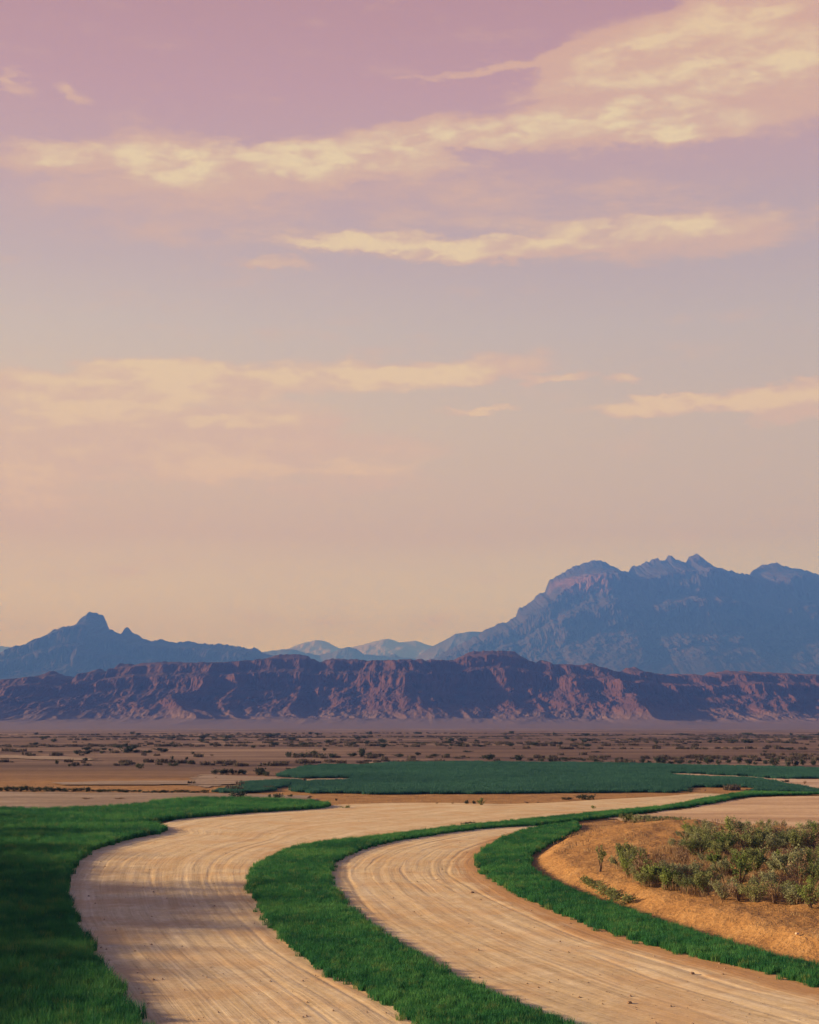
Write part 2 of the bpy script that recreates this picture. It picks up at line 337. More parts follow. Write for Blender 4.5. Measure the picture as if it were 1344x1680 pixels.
def mat_rock(name, c1, c2, c3, zs, hs=0.004, lit_pink=None, apron=False):
    m, nt, b = new_mat(name); p = pos(nt); x, y, z = sep(nt, p)
    strata = noise(nt, comb(nt, x * 0.0006, y * 0.0006, z * zs), 1.0, 6, 0.6)
    vert = noise(nt, comb(nt, x * hs, y * hs * 0.5, z * hs * 0.18), 1.0, 6, 0.65)
    c = ramp(nt, strata * 0.5 + vert * 0.5, [(0.36, c1), (0.5, c2), (0.62, c3)])
    if apron: c = mixc(nt, (z + (vert - 0.5) * 26).smooth(-16, 12), (0.15, 0.095, 0.085), c)
    if lit_pink:      # pink sunlight on one cliff, painted into the rock colour
        (x0, xw), (z0, zw) = lit_pink; jx = x + (vert - 0.5) * xw * 1.6
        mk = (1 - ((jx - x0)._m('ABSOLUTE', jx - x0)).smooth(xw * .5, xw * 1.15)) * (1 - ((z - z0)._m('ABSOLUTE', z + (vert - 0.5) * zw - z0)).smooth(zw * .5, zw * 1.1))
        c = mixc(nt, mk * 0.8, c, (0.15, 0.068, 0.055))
    nt.links.new(c.o, b.inputs['Base Color']); return m
M_DESERT = mat_desert(); M_LANE = mat_lane()
M_PALE = mat_sand('pale_sand', (0.42, 0.27, 0.18), (0.56, 0.39, 0.27), (0.68, 0.52, 0.38))
M_PINK = mat_sand('dusty_sand', (0.46, 0.29, 0.17), (0.60, 0.40, 0.24), (0.74, 0.54, 0.33), 0.22)
M_DULL = mat_sand('dull_flat', (0.22, 0.155, 0.115), (0.31, 0.225, 0.165), (0.42, 0.32, 0.24))
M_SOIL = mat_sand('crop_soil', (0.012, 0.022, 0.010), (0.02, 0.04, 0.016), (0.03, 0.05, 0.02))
M_GRASS = mat_leaf('grass_blades', (0.020, 0.12, 0.052), (0.042, 0.20, 0.066), (0.10, 0.28, 0.085), 0.22, 0.3, straw=0.45)
M_GRASSF = mat_leaf('far_crop_blades', (0.030, 0.11, 0.095), (0.040, 0.135, 0.11), (0.050, 0.16, 0.125), 0.05, 0.3)
M_BARK = mat_sand('twig_bark', (0.10, 0.06, 0.04), (0.17, 0.11, 0.075), (0.24, 0.17, 0.12))
M_L = [mat_leaf('sage_leaves', (0.18, 0.21, 0.12), (0.28, 0.31, 0.17), (0.38, 0.40, 0.24), 1.2, 0.35),
       mat_leaf('olive_leaves', (0.12, 0.16, 0.065), (0.20, 0.24, 0.095), (0.30, 0.32, 0.14), 1.2, 0.35),
       mat_leaf('dry_leaves', (0.24, 0.155, 0.10), (0.36, 0.25, 0.16), (0.46, 0.33, 0.22), 1.2, 0.35),
       mat_leaf('bright_leaves', (0.12, 0.18, 0.055), (0.21, 0.28, 0.08), (0.30, 0.36, 0.12), 1.2, 0.35),
       mat_leaf('far_bush_leaves', (0.030, 0.042, 0.030), (0.042, 0.062, 0.042), (0.065, 0.085, 0.055), 0.4)]
M_STONE = mat_sand('stone', (0.2, 0.13, 0.09), (0.3, 0.2, 0.14), (0.42, 0.29, 0.2))
M_ROCK1 = mat_rock('red_mesa_rock', (0.060, 0.026, 0.025), (0.078, 0.033, 0.029), (0.098, 0.041, 0.035), 0.09, 0.02, apron=True)
M_ROCK2 = mat_rock('mountain_rock', (0.026, 0.019, 0.018), (0.036, 0.025, 0.022), (0.052, 0.032, 0.028), 0.02, 0.008, lit_pink=((857, 120), (612, 62)))
M_ROCK3 = mat_rock('haze_paled_rock', (0.05, 0.04, 0.036), (0.08, 0.062, 0.055), (0.12, 0.09, 0.08), 0.02, 0.008)  # hills in the gap: some haze paleness put into the rock colour
M_ROCK4 = mat_rock('haze_paled_far_rock', (0.26, 0.20, 0.17), (0.32, 0.25, 0.21), (0.38, 0.30, 0.26), 0.02, 0.008)  # pale colour stands in for thick haze over the farthest hills

# ------------------------------------------------------------------ ground
def build_ground():
    r = np.concatenate([np.geomspace(2, 32, 14)[:-1], np.geomspace(32, 180, 330)[:-1], np.geomspace(180, 900, 190)[:-1], np.geomspace(900, 16000, 70)])
    a = np.radians(np.concatenate([np.linspace(-180, -24, 40)[:-1], np.linspace(-24, 24, 460), np.linspace(24, 180, 40)[1:-1]]))
    R, A = np.meshgrid(r, a, indexing='ij'); X = R * np.sin(A); Y = R * np.cos(A)
    Z = zfun(X, Y) + (fbm(X * 1.4, Y * 1.4, 3) - 0.5) * 0.05 * (1 - sstep(90, 160, R)) - 0.06
    n, k = R.shape; I = np.arange(n * k).reshape(n, k); J = np.roll(I, -1, axis=1)
    Fc = np.stack([I[:-1], J[:-1], J[1:], I[1:]], -1).reshape(-1, 4)[:, ::-1]
    V = np.stack([X, Y, Z], -1).reshape(-1, 3)
    V = np.vstack([V, [[0, 0, -0.06]]]); 
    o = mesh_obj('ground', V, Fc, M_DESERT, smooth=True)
    tag(o, 'reddish tan desert ground reaching back to the foot of the mesas', None, kind='structure')
build_ground()

def resample(P, n):
    P = np.asarray(P, float); d = np.concatenate([[0], np.cumsum(np.hypot(*np.diff(P, axis=0).T))])
    # Catmull-like smoothing: resample, then average
    t = np.linspace(0, d[-1], n); Q = np.stack([np.interp(t, d, P[:, 0]), np.interp(t, d, P[:, 1])], -1)
    for _ in range(max(2, n // 60)):
        Q[1:-1] = 0.25 * Q[:-2] + 0.5 * Q[1:-1] + 0.25 * Q[2:]
    return Q
def build_lane(name, L, R, label, ns, ntt, rim_k=0.5, over=0.5):
    A = resample(L, ns); B = resample(R, ns)
    T = np.linspace(0, 1, ntt)[None, :, None]
    W = np.hypot(*(B - A).T)[:, None]
    dirv = (B - A) / (W + 1e-6)
    A2 = A - dirv * over; B2 = B + dirv * over
    P = A2[:, None, :] * (1 - T) + B2[:, None, :] * T
    mid = 0.5 * (A + B); s = np.concatenate([[0], np.cumsum(np.hypot(*np.diff(mid, axis=0).T))])
    width = float(np.median(W)); tt = (T[0, :, 0])[None, :] * (W * 0.35 + width * 0.65); ss = np.broadcast_to(s[:, None], tt.shape)
    wob = (fbm(ss * 0.03, tt * 0.1 + 3, 2) - 0.5) * 1.0
    v = tt + wob
    z = 0.02 + 0.022 * (fbm(ss * 0.03, v * 1.3, 4) - 0.5) + 0.014 * (fbm(ss * 0.08, v * 4.2, 3) - 0.5) + 0.02 * (fbm(P[..., 0] * 2, P[..., 1] * 2, 3) - 0.5)
    for c, wd, dp in ((0.2, 0.22, .05), (0.36, .2, .055), (0.52, .2, .04), (0.68, .22, .06), (0.84, .2, .05)):
        cc = (c + 0.03 * (fbm(ss * 0.03 + c * 50, ss * 0, 2) - 0.5)) * width
        q = (tt - cc + (fbm(ss * 0.06 + c * 9, tt * 0, 2) - .5) * .8) / wd
        z = z - 0.13 * dp * np.exp(-q * q) + 0.06 * dp * np.exp(-(np.abs(q) - 1.6) ** 2 * 3)
    for c, wd, dp, ph in ((.17, .09, .018, 1), (.3, .07, .014, 5), (.45, .09, .02, 9), (.62, .08, .016, 13), (.8, .09, .02, 17)):
        cc = c * width + (fbm(ss * 0.045 + ph, ss * 0, 3) - .5) * 1.6
        z = z - dp * sstep(.5, .62, fbm(ss * .07 + ph * 3, ss * 0 + ph, 2)) * np.exp(-((tt - cc) / wd) ** 2)
    V = np.concatenate([P, z[..., None]], -1).reshape(-1, 3)
    n, k = z.shape; I = np.arange(n * k).reshape(n, k)
    Fc = np.stack([I[:-1, :-1], I[:-1, 1:], I[1:, 1:], I[1:, :-1]], -1).reshape(-1, 4)
    uv = np.stack([ss, tt], -1).reshape(-1, 2)
    o = mesh_obj(name, V, Fc, M_LANE, smooth=True, uv=uv)
    tn = np.broadcast_to(T[0, :, 0][None, :], ss.shape); rim = rim_k * sstep(0.55, 1.0, tn) + 0.35 * (1 - sstep(0.0, 0.12, tn))
    a_ = o.data.attributes.new('rim', 'FLOAT', 'POINT'); a_.data.foreach_set('value', rim.astype(np.float32).ravel())
    return tag(o, label, None, kind='structure')
build_lane('dirt_track', gl(EDGE_L + LANE1_TOP), gl(STRIP_C_L[:-1]), 'wide pale dirt track curving between the dark left grass and the middle grass strip', 520, 130)
build_lane('dirt_track', gl(STRIP_C_R[:17]), gl(STRIP_R_L), 'pale raked dirt track between the middle grass strip and the right grass strip', 420, 130, rim_k=0.95)

def clip_grid(poly, step_y, step_x, zoff, name, mat, label, edge=0.0, inset=0.0):
    """a sheet over the polygon made of small quads kept when their centre lies inside, edges wobbled by noise"""
    P = poly; x0, y0 = P.min(0); x1, y1 = P.max(0)
    xs = np.arange(x0, x1 + step_x, step_x); ys = np.arange(y0, y1 + step_y, step_y)
    X, Y = np.meshgrid(xs, ys); cx = X[:-1, :-1] + step_x / 2; cy = Y[:-1, :-1] + step_y / 2
    k = inside(P, cx + (fbm(cx * 0.6, cy * 0.6, 3) - .5) * edge, cy + (fbm(cx * .6 + 50, cy * .6, 3) - .5) * edge)
    if inset: k = k & (dist_line(np.vstack([P, P[:1]]), cx, cy) > inset)
    I = np.arange(X.size).reshape(X.shape)
    Fc = np.stack([I[:-1, :-1], I[:-1, 1:], I[1:, 1:], I[1:, :-1]], -1)[k]
    used, inv = np.unique(Fc, return_inverse=True)
    V = np.stack([X.ravel()[used], Y.ravel()[used]], -1)
    Z = zfun(V[:, 0], V[:, 1]) + zoff
    return tag(mesh_obj(name, np.column_stack([V, Z]), inv.reshape(-1, 4), mat, smooth=True), label, None, kind='structure')
A_RPLAIN = [(1000, 1343), (1077, 1333), (1153, 1323), (1190, 1315), (1240, 1308), (1344, 1306), (1600, 1306), (1600, 1372), (1344, 1362), (1200, 1357), (1100, 1354), (1020, 1347)]
A_LPALE = [(-500, 1303), (0, 1299), (170, 1300), (400, 1302), (500, 1305), (520, 1314), (430, 1311), (340, 1309), (253, 1315), (240, 1320), (182, 1324), (101, 1327), (0, 1327), (-500, 1323)]
A_BAND = [(330, 1270), (456, 1275), (500, 1278), (560, 1277), (583, 1279), (550, 1281), (490, 1283), (420, 1283), (330, 1292), (300, 1286)]
A_INLET = [(1085, 1268.5), (1143, 1270), (1230, 1274), (1281, 1278.5), (1344, 1278), (1560, 1284), (1560, 1298), (1344, 1296), (1290, 1287), (1256, 1280.5), (1210, 1276.5), (1140, 1275.5), (1100, 1272)]
A_UPPER = [(600, 1250.5), (760, 1249.5), (1000, 1251), (1180, 1256), (1180, 1257.5), (1000, 1253), (760, 1251.2), (600, 1253)]
A_LB = [(-400, 1241), (0, 1239), (140, 1243), (170, 1248), (60, 1246), (0, 1244), (-400, 1247)]
A_LC = [(90, 1284), (250, 1281), (400, 1282), (400, 1288), (250, 1288), (100, 1288)]
for nm, A, mt, sy, sx, zo, ed, lb in (
        ('sand_flat', A_RPLAIN, M_PINK, 0.5, 0.5, 0.0, 1.5, 'dusty tan sand flat behind the shrub thicket on the right'),
        ('sand_flat', A_LPALE, M_DULL, 0.5, 0.5, 0.0, 2.0, 'pale dry flat just behind the wedge of dark grass on the left'),
        ('sand_flat', A_BAND, M_DULL, 0.7, 0.7, 0.0, 2.5, 'pale bare strip running in between the two tongues of the far field'),
        ('sand_flat', A_INLET, M_PALE, 0.7, 0.7, 0.0, 2.0, 'pale sandy inlet cutting into the right end of the far field'),
        ('sand_flat', A_UPPER, M_DULL, 0.8, 0.8, 0.03, 2.5, 'thin pale margin along the back edge of the far field'),
        ('sand_flat', A_LB, M_DULL, 1.0, 1.0, 0.05, 4.0, 'light streak of sand far out on the left plain'),
        ('sand_flat', A_LC, M_DULL, 0.8, 0.8, 0.05, 4.0, 'light streak of sand behind the dark brush line on the left')):
    clip_grid(gl(A), sy, sx, zo, nm, mt, lb, ed)
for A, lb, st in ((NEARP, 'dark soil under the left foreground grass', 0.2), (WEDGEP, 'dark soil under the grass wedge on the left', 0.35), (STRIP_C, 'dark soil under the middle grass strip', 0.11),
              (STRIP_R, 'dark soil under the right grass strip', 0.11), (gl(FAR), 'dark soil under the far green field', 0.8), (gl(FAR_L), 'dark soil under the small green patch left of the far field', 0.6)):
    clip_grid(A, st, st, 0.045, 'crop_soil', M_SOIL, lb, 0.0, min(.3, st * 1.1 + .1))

# ------------------------------------------------------------------ grass (instanced blades)
def tuft(name, mat, rad, n, h, w, lean, seed):
    r = np.random.RandomState(seed); V = []; Fc = []
    for i in range(n):
        a = r.rand() * 2 * PI; q = rad * math.sqrt(r.rand()); x, y = q * math.cos(a), q * math.sin(a)
        hh = h * (0.6 + 0.5 * r.rand()); b = r.rand() * 2 * PI; l = lean * hh * r.rand(); c = r.rand() * 2 * PI
        wx, wy = math.cos(c) * w / 2, math.sin(c) * w / 2; lx, ly = math.cos(b) * l, math.sin(b) * l; k = len(V)
        V += [(x - wx, y - wy, 0), (x + wx, y + wy, 0), (x + wx * .8 + lx * .35, y + wy * .8 + ly * .35, hh * .6), (x - wx * .8 + lx * .35, y - wy * .8 + ly * .35, hh * .6), (x + lx, y + ly, hh)]
        Fc += [(k, k + 1, k + 2, k + 3), (k + 3, k + 2, k + 4)]
    return mesh_obj(name, V, Fc, mat, link=False)
def tuft_set(tagname, mat, rad, n, h, w, lean):
    c = bpy.data.collections.new(tagname)
    for s in range(5): c.objects.link(tuft('grass_tuft', mat, rad, n, h * (0.9 + 0.05 * s), w, lean, s + 11))
    return c
def scatter_tree(coll, smin, smax):
    ng = bpy.data.node_groups.new('scatter_grass', 'GeometryNodeTree')
    ng.interface.new_socket('Geometry', in_out='INPUT', socket_type='NodeSocketGeometry')
    ng.interface.new_socket('Geometry', in_out='OUTPUT', socket_type='NodeSocketGeometry')
    N = ng.nodes; L = ng.links; gi = N.new('NodeGroupInput'); go = N.new('NodeGroupOutput')
    ip = N.new('GeometryNodeInstanceOnPoints'); ci = N.new('GeometryNodeCollectionInfo')
    ci.inputs['Collection'].default_value = coll; ci.inputs['Separate Children'].default_value = True; ci.inputs['Reset Children'].default_value = True
    rv = N.new('FunctionNodeRandomValue'); rv.data_type = 'FLOAT_VECTOR'; rv.inputs[0].default_value = (-0.06, -0.06, 0); rv.inputs[1].default_value = (0.06, 0.06, 2 * PI)
    rf = N.new('FunctionNodeRandomValue'); rf.data_type = 'FLOAT'; rf.inputs[2].default_value = smin; rf.inputs[3].default_value = smax; rf.inputs['Seed'].default_value = 5
    ip.inputs['Pick Instance'].default_value = True
    L.new(gi.outputs[0], ip.inputs['Points']); L.new(ci.outputs[0], ip.inputs['Instance'])
    L.new(rv.outputs[0], ip.inputs['Rotation']); L.new(rf.outputs[1], ip.inputs['Scale']); L.new(ip.outputs[0], go.inputs[0])
    return ng
def grass(poly, spacing, coll, label, seed, edge=0.22, smin=0.75, smax=1.15, cut=None, fringe=False):
    P = poly; r = np.random.RandomState(seed); x0, y0 = P.min(0); x1, y1 = P.max(0)
    if cut: x0 = max(x0, cut)
    X, Y = np.meshgrid(np.arange(x0 - .5, x1 + .5, spacing), np.arange(y0 - .5, y1 + .5, spacing)); X = X.ravel(); Y = Y.ravel()
    X = X + (r.rand(len(X)) - .5) * spacing * 1.7; Y = Y + (r.rand(len(Y)) - .5) * spacing * 1.7
    k = inside(P, X + (fbm(X * 1.1, Y * 1.1, 3) - .5) * edge * 2, Y + (fbm(X * 1.1 + 50, Y * 1.1, 3) - .5) * edge * 2)
    if fringe: k = k | ((dist_line(np.vstack([P, P[:1]]), X, Y) < 0.10 + 0.25 * r.rand(len(X)) ** 2) & (r.rand(len(X)) < 0.22))
    X, Y = X[k], Y[k]
    me = bpy.data.meshes.new('grass'); me.vertices.add(len(X))
    me.vertices.foreach_set('co', np.stack([X, Y, zfun(X, Y)], -1).astype(np.float32).ravel())
    o = bpy.data.objects.new('grass', me); COL.objects.link(o)
    md = o.modifiers.new('scatter', 'NODES'); md.node_group = scatter_tree(coll, smin, smax)
    tag(o, label, 'grass', kind='stuff'); print('grass', label, len(X)); return o
T_TALL = tuft_set('tall_tufts', M_GRASS, 0.17, 52, 0.42, 0.016, 0.5)
T_MID = tuft_set('mid_tufts', M_GRASS, 0.15, 46, 0.27, 0.014, 0.5)
T_FAR = tuft_set('far_tufts', M_GRASSF, 0.55, 170, 0.32, 0.03, 0.5)
grass(NEARP, 0.19, T_TALL, 'dense dark green grass filling the left foreground beside the wide track', 1, cut=-24, fringe=True)
grass(WEDGEP, 0.24, T_TALL, 'dark green grass wedge tapering to a point behind the wide track on the left', 2, cut=-45)
grass(STRIP_C, 0.16, T_MID, 'long curving green grass strip between the two pale dirt tracks', 3, fringe=True)
grass(STRIP_R, 0.16, T_MID, 'curving green grass strip at the foot of the orange bank on the right', 4, fringe=True)
grass(gl(FAR), 0.62, T_FAR, 'large flat blue-green field in the middle distance', 5, edge=0.8)
grass(gl(FAR_L), 0.55, T_FAR, 'small thin green patch just left of the large far field', 6, edge=1.5)

# ------------------------------------------------------------------ shrubs
def tube(V, Fc, pts, r0, r1, sides=5):
    prev = None
    for i, p in enumerate(pts):
        t = i / (len(pts) - 1); r = r0 * (1 - t) + r1 * t; k = len(V)
        for s in range(sides):
            a = 2 * PI * s / sides; V.append((p[0] + r * math.cos(a), p[1] + r * math.sin(a), p[2]))
        if prev is not None:
            for s in range(sides): Fc.append((prev + s, prev + (s + 1) % sides, k + (s + 1) % sides, k + s))
        prev = k
def shrub_meshes(h, w, nb, nleaf, leaf, seed, spread=1.0, loose=0.16, low=0.12):
    r = random.Random(seed); V = []; Fc = []; tips = []
    for b in range(nb):
        a = r.uniform(0, 2 * PI); out = w * 0.5 * r.uniform(0.2, 1.0) * spread; hh = h * r.uniform(0.6, 1.0) * (1 - 0.35 * (out / (w * 0.5)) ** 2)
        pts = []; bx, by = r.uniform(-.08, .08) * w, r.uniform(-.08, .08) * w
        for i in range(5):
            t = i / 4; k = t ** 0.8
            pts.append((bx + math.cos(a) * out * k + r.uniform(-.03, .03) * w * t, by + math.sin(a) * out * k + r.uniform(-.03, .03) * w * t, hh * 0.92 * t ** 0.9))
        tube(V, Fc, pts, 0.022 * h, 0.005 * h, 4); tips.append(pts)
        for q in range(2):
            t0 = pts[r.choice((2, 3))]; a2 = a + r.uniform(-1.2, 1.2); l = w * 0.22
            p2 = [t0, (t0[0] + math.cos(a2) * l * .5, t0[1] + math.sin(a2) * l * .5, t0[2] + h * .1), (t0[0] + math.cos(a2) * l, t0[1] + math.sin(a2) * l, t0[2] + h * r.uniform(.1, .22))]
            tube(V, Fc, p2, 0.01 * h, 0.003 * h, 3); tips.append(p2)
    LV = []; LF = []
    for i in range(nleaf):
        pts = r.choice(tips); t = r.uniform(low, 1.0) * (len(pts) - 1); j = min(int(t), len(pts) - 2); f = t - j
        c = [pts[j][q] * (1 - f) + pts[j + 1][q] * f + r.gauss(0, loose * 0.5 * w * (0.5 if q == 2 else 0.55)) for q in range(3)]
        c[2] = max(0.03 * h, c[2] + r.uniform(-.06, .06) * h)
        n = Vector((r.gauss(0, 1), r.gauss(0, 1), r.gauss(0, 1))).normalized(); u = n.orthogonal().normalized(); v = n.cross(u)
        s = leaf * r.uniform(0.6, 1.35); k = len(LV); c = Vector(c)
        LV += [tuple(c - u * s), tuple(c + v * s * .45), tuple(c + u * s), tuple(c - v * s * .45)]; LF.append((k, k + 1, k + 2, k + 3))
    return (V, Fc), (LV, LF)
def make_plant(name, h, w, nb, nleaf, leaf, mat, seed, label, cat, group, **kw):
    (V, Fc), (LV, LF) = shrub_meshes(h, w, nb, nleaf, leaf, seed, **kw)
    e = bpy.data.objects.new(name, None); COL.objects.link(e); tag(e, label, cat, group)
    mesh_obj('branches', V, Fc, M_BARK, e); mesh_obj('foliage', LV, LF, mat, e); return e
PROTO = {}
def place_plant(key, x, y, z, s, rz, label, group=None, sz=None, name=None):
    """the first call of a kind moves the prototype itself, later calls copy it and its parts"""
    spec = PROTO[key]
    if spec['o'] is None:
        spec['o'] = o = make_plant(**spec['kw'], label=label, group=group)
    else:
        src = spec['o']; o = src.copy(); COL.objects.link(o)
        for ch in list(src.children):
            c = ch.copy(); COL.objects.link(c); c.parent = o
        o['label'] = label
        if 'group' in o: del o['group']
        if group: o['group'] = group
    if name: o.name = name
    o.location = (x, y, z - 0.05); o.scale = (s, s, s * (sz or 1)); o.rotation_euler = (0, 0, rz); return o
def proto(key, name, h, w, nb, nleaf, leaf, mat, seed, cat='shrub', **kw):
    PROTO[key] = dict(o=None, kw=dict(name=name, h=h, w=w, nb=nb, nleaf=nleaf, leaf=leaf, mat=mat, seed=seed, cat=cat, **kw))
KINDS = ['sage0', 'sage1', 'olive0', 'olive1', 'dry0', 'dry1', 'bright0', 'bright1']
proto('sage0', 'sage_shrub', 1.0, 1.3, 11, 1500, .042, M_L[0], 1); proto('sage1', 'sage_shrub', 1.1, 1.1, 9, 1200, .042, M_L[0], 2)
proto('olive0', 'olive_shrub', 1.0, 1.4, 12, 1700, .040, M_L[1], 3); proto('olive1', 'olive_shrub', 1.2, 1.1, 9, 1200, .045, M_L[1], 4)
proto('dry0', 'dry_shrub', 1.1, 1.2, 16, 600, .036, M_L[2], 5); proto('dry1', 'dry_shrub', 1.3, 1.0, 14, 420, .036, M_L[2], 6)
proto('bright0', 'green_shrub', 1.1, 1.1, 9, 1300, .045, M_L[3], 7); proto('bright1', 'green_shrub', 1.4, 1.0, 9, 1000, .045, M_L[3], 8)
proto('far0', 'desert_bush', 1.0, 1.8, 7, 420, .12, M_L[4], 21, cat='bush', loose=.3); proto('far1', 'desert_bush', 1.2, 1.5, 6, 380, .12, M_L[4], 22, cat='bush', loose=.3)
proto('far2', 'desert_bush', 0.8, 2.2, 7, 420, .12, M_L[4], 23, cat='bush', loose=.3)
proto('sapling', 'sapling', 1.55, 0.8, 5, 380, .05, M_L[1], 31, cat='sapling', loose=.12, low=.45)
proto('sprawl', 'trailing_shrub', 0.55, 1.3, 9, 420, .05, M_L[1], 32, loose=.2)
rnd = random.Random(5)
ADJ = {'sage': 'grey-green', 'olive': 'dark olive', 'dry': 'dry brown twiggy', 'bright': 'fresh green'}
ones = ['', 'first', 'second', 'third', 'fourth', 'fifth', 'sixth', 'seventh', 'eighth', 'ninth']
ORD = ones + ['tenth', 'eleventh', 'twelfth', 'thirteenth', 'fourteenth', 'fifteenth', 'sixteenth', 'seventeenth', 'eighteenth', 'nineteenth']
for tw, te in (('twenty', 'twentieth'), ('thirty', 'thirtieth'), ('forty', 'fortieth'), ('fifty', 'fiftieth'), ('sixty', 'sixtieth')): ORD += [te] + [tw + '-' + o for o in ones[1:]]
# thicket: hand placed front edge and skyline edge, then fill by rows
def hset(n): return ['low', 'rounded', 'upright', 'bushy', 'spreading', 'ragged', 'dense', 'open'][n % 8]
FRONT = [(1045, 1440, 'sage0', .75), (1062, 1452, 'olive0', .8), (1092, 1458, 'bright0', .95), (1128, 1462, 'olive0', .8), (1160, 1466, 'olive1', 1.0), (1186, 1474, 'sage1', .8),
         (1212, 1476, 'dry0', .75), (1240, 1478, 'olive0', .9), (1272, 1480, 'dry1', .8), (1300, 1483, 'sage0', .85), (1330, 1487, 'bright1', .9), (1362, 1490, 'olive0', 1.0)]
for i, (px, py, k, s) in enumerate(FRONT):
    x, y, z = on_ground(px, py)
    place_plant(k, x, y, z, s * 1.05, rnd.uniform(0, 6), '%s shrub, %s from the left along the front edge of the thicket' % (ADJ[k[:-1]], ORD[i + 1]), 'shrubs of the right-hand thicket')
ROWS = [(1463, 1110, 1400, 30, .95, 'second row from front'), (1450, 1050, 1410, 28, .95, 'third row from front'), (1436, 1028, 1410, 27, 1.0, 'fourth row from front'), (1421, 1020, 1410, 27, 1.0, 'fifth row from front'),
        (1407, 1025, 1420, 26, 1.0, 'fifth row from back'), (1395, 1075, 1420, 25, 1.0, 'fourth row from back'), (1384, 1120, 1430, 24, 1.0, 'third row from back'),
        (1374, 1125, 1430, 23, 0.95, 'second row from back'), (1366, 1130, 1440, 22, 0.9, 'last row')]
for (py, x0, x1, st, s, word) in ROWS:
    px = x0; cnt = 0
    while px < x1:
        qx = px + rnd.uniform(-9, 9); qy = py + rnd.uniform(-5, 5) + (px - 1200) * 0.02
        w = [.20, .16, .14, .12, .12, .10, .09, .07]
        k = rnd.choices(KINDS, w)[0]; a = ADJ[k[:-1]]
        open_gap = (1060 < qx < 1120 and 1398 < qy < 1428 and rnd.random() < .7) or rnd.random() < (.30 if qy > 1425 + (qx - 1050) * .12 else .12)
        if not open_gap:
            x, y, z = on_ground(qx, qy)
            cnt += 1
            place_plant(k, x, y, z, s * rnd.uniform(.5, 1.25), rnd.uniform(0, 6), '%s shrub, %s from the left in the thicket, %s' % (a, ORD[cnt], word), 'shrubs of the right-hand thicket', sz=rnd.uniform(.8, 1.2))
        px += st * rnd.uniform(.8, 1.2)
M_STRAW = mat_leaf('straw_blades', (0.20, 0.13, 0.075), (0.32, 0.21, 0.12), (0.44, 0.31, 0.17), 0.8, 0.3)
T_DRY = tuft_set('dry_tufts', M_STRAW, 0.35, 60, 0.30, 0.022, 0.7)
def lift(pts): return np.array([on_ground(a, b)[:2] for a, b in pts])
grass(lift([(1015, 1420), (1050, 1450), (1110, 1466), (1180, 1474), (1344, 1488), (1480, 1492), (1480, 1384), (1344, 1380), (1240, 1378), (1150, 1380), (1110, 1388), (1060, 1400)]), 0.62, T_DRY,
      'dry brown undergrowth between the shrubs of the right-hand thicket', 9, edge=0.8, smin=0.5, smax=1.2)
for i in range(16):
    px = 1150 + i * 14 + rnd.uniform(-5, 5); py = rnd.uniform(1378, 1402); x, y, z = on_ground(px, py); k = rnd.choice(('olive1', 'sage1', 'bright1', 'dry1', 'olive0'))
    place_plant(k, x, y, z, rnd.uniform(.95, 1.25), rnd.uniform(0, 6), '%s shrub, %s from the left among the tall ones in the thicket' % (ADJ[k[:-1]], ORD[i + 1]), 'shrubs of the right-hand thicket')
T_LITTER = tuft_set('litter_tufts', M_STRAW, 0.3, 14, 0.16, 0.02, 1.2)
grass(lift([(900, 1395), (950, 1365), (1050, 1352), (1344, 1362), (1480, 1380), (1480, 1560), (1344, 1556), (1200, 1520), (1080, 1482), (960, 1440)]), 1.5, T_LITTER, 'sparse dry litter and small weeds scattered over the orange bank', 14, edge=0.8, smin=0.5, smax=1.6)
# single plants on and below the orange bank
for px, py, k, s, lb in ((1024, 1424, 'sage0', .95, 'grey-green rounded shrub standing at the left tip of the thicket'), (1034, 1408, 'sage1', .7, 'smaller grey-green shrub just behind the left tip of the thicket'),
                         (985, 1428, 'sapling', 1.0, 'thin dark sapling standing alone on the orange bank left of the thicket'),
                         (962, 1448, 'sprawl', .8, 'uppermost of the trailing shrubs along the gully on the orange bank'), (975, 1456, 'sprawl', .9, 'second trailing shrub down the gully on the orange bank'),
                         (990, 1466, 'sprawl', 1.0, 'third trailing shrub down the gully on the orange bank'), (1006, 1474, 'sprawl', 1.1, 'fourth trailing shrub down the gully, above the grass strip'),
                         (1022, 1481, 'sprawl', .9, 'lowest trailing shrub in the gully beside the right grass strip'),
                         (874, 1396, 'sprawl', .35, 'tiny tuft on the shaded left lip of the orange bank'), (1052, 1420, 'bright1', .6, 'fresh green upright shrub behind the front left of the thicket')):
    x, y, z = on_ground(px, py); place_plant(k, x, y, z, s, rnd.uniform(0, 6), lb)
# low hedge running to the thicket behind the bank
for i in range(16):
    px = 1026 + i * 7.2; py = 1347.5 + i * 0.6 + rnd.uniform(-.8, .8); x, y, z = on_ground(px, py)
    place_plant(rnd.choice(('olive0', 'sage0', 'olive1')), x, y, z, .72, rnd.uniform(0, 6), 'low dark bush, %s from the left in the short hedge behind the orange bank' % ORD[i + 1], 'bushes of the low hedge behind the orange bank')
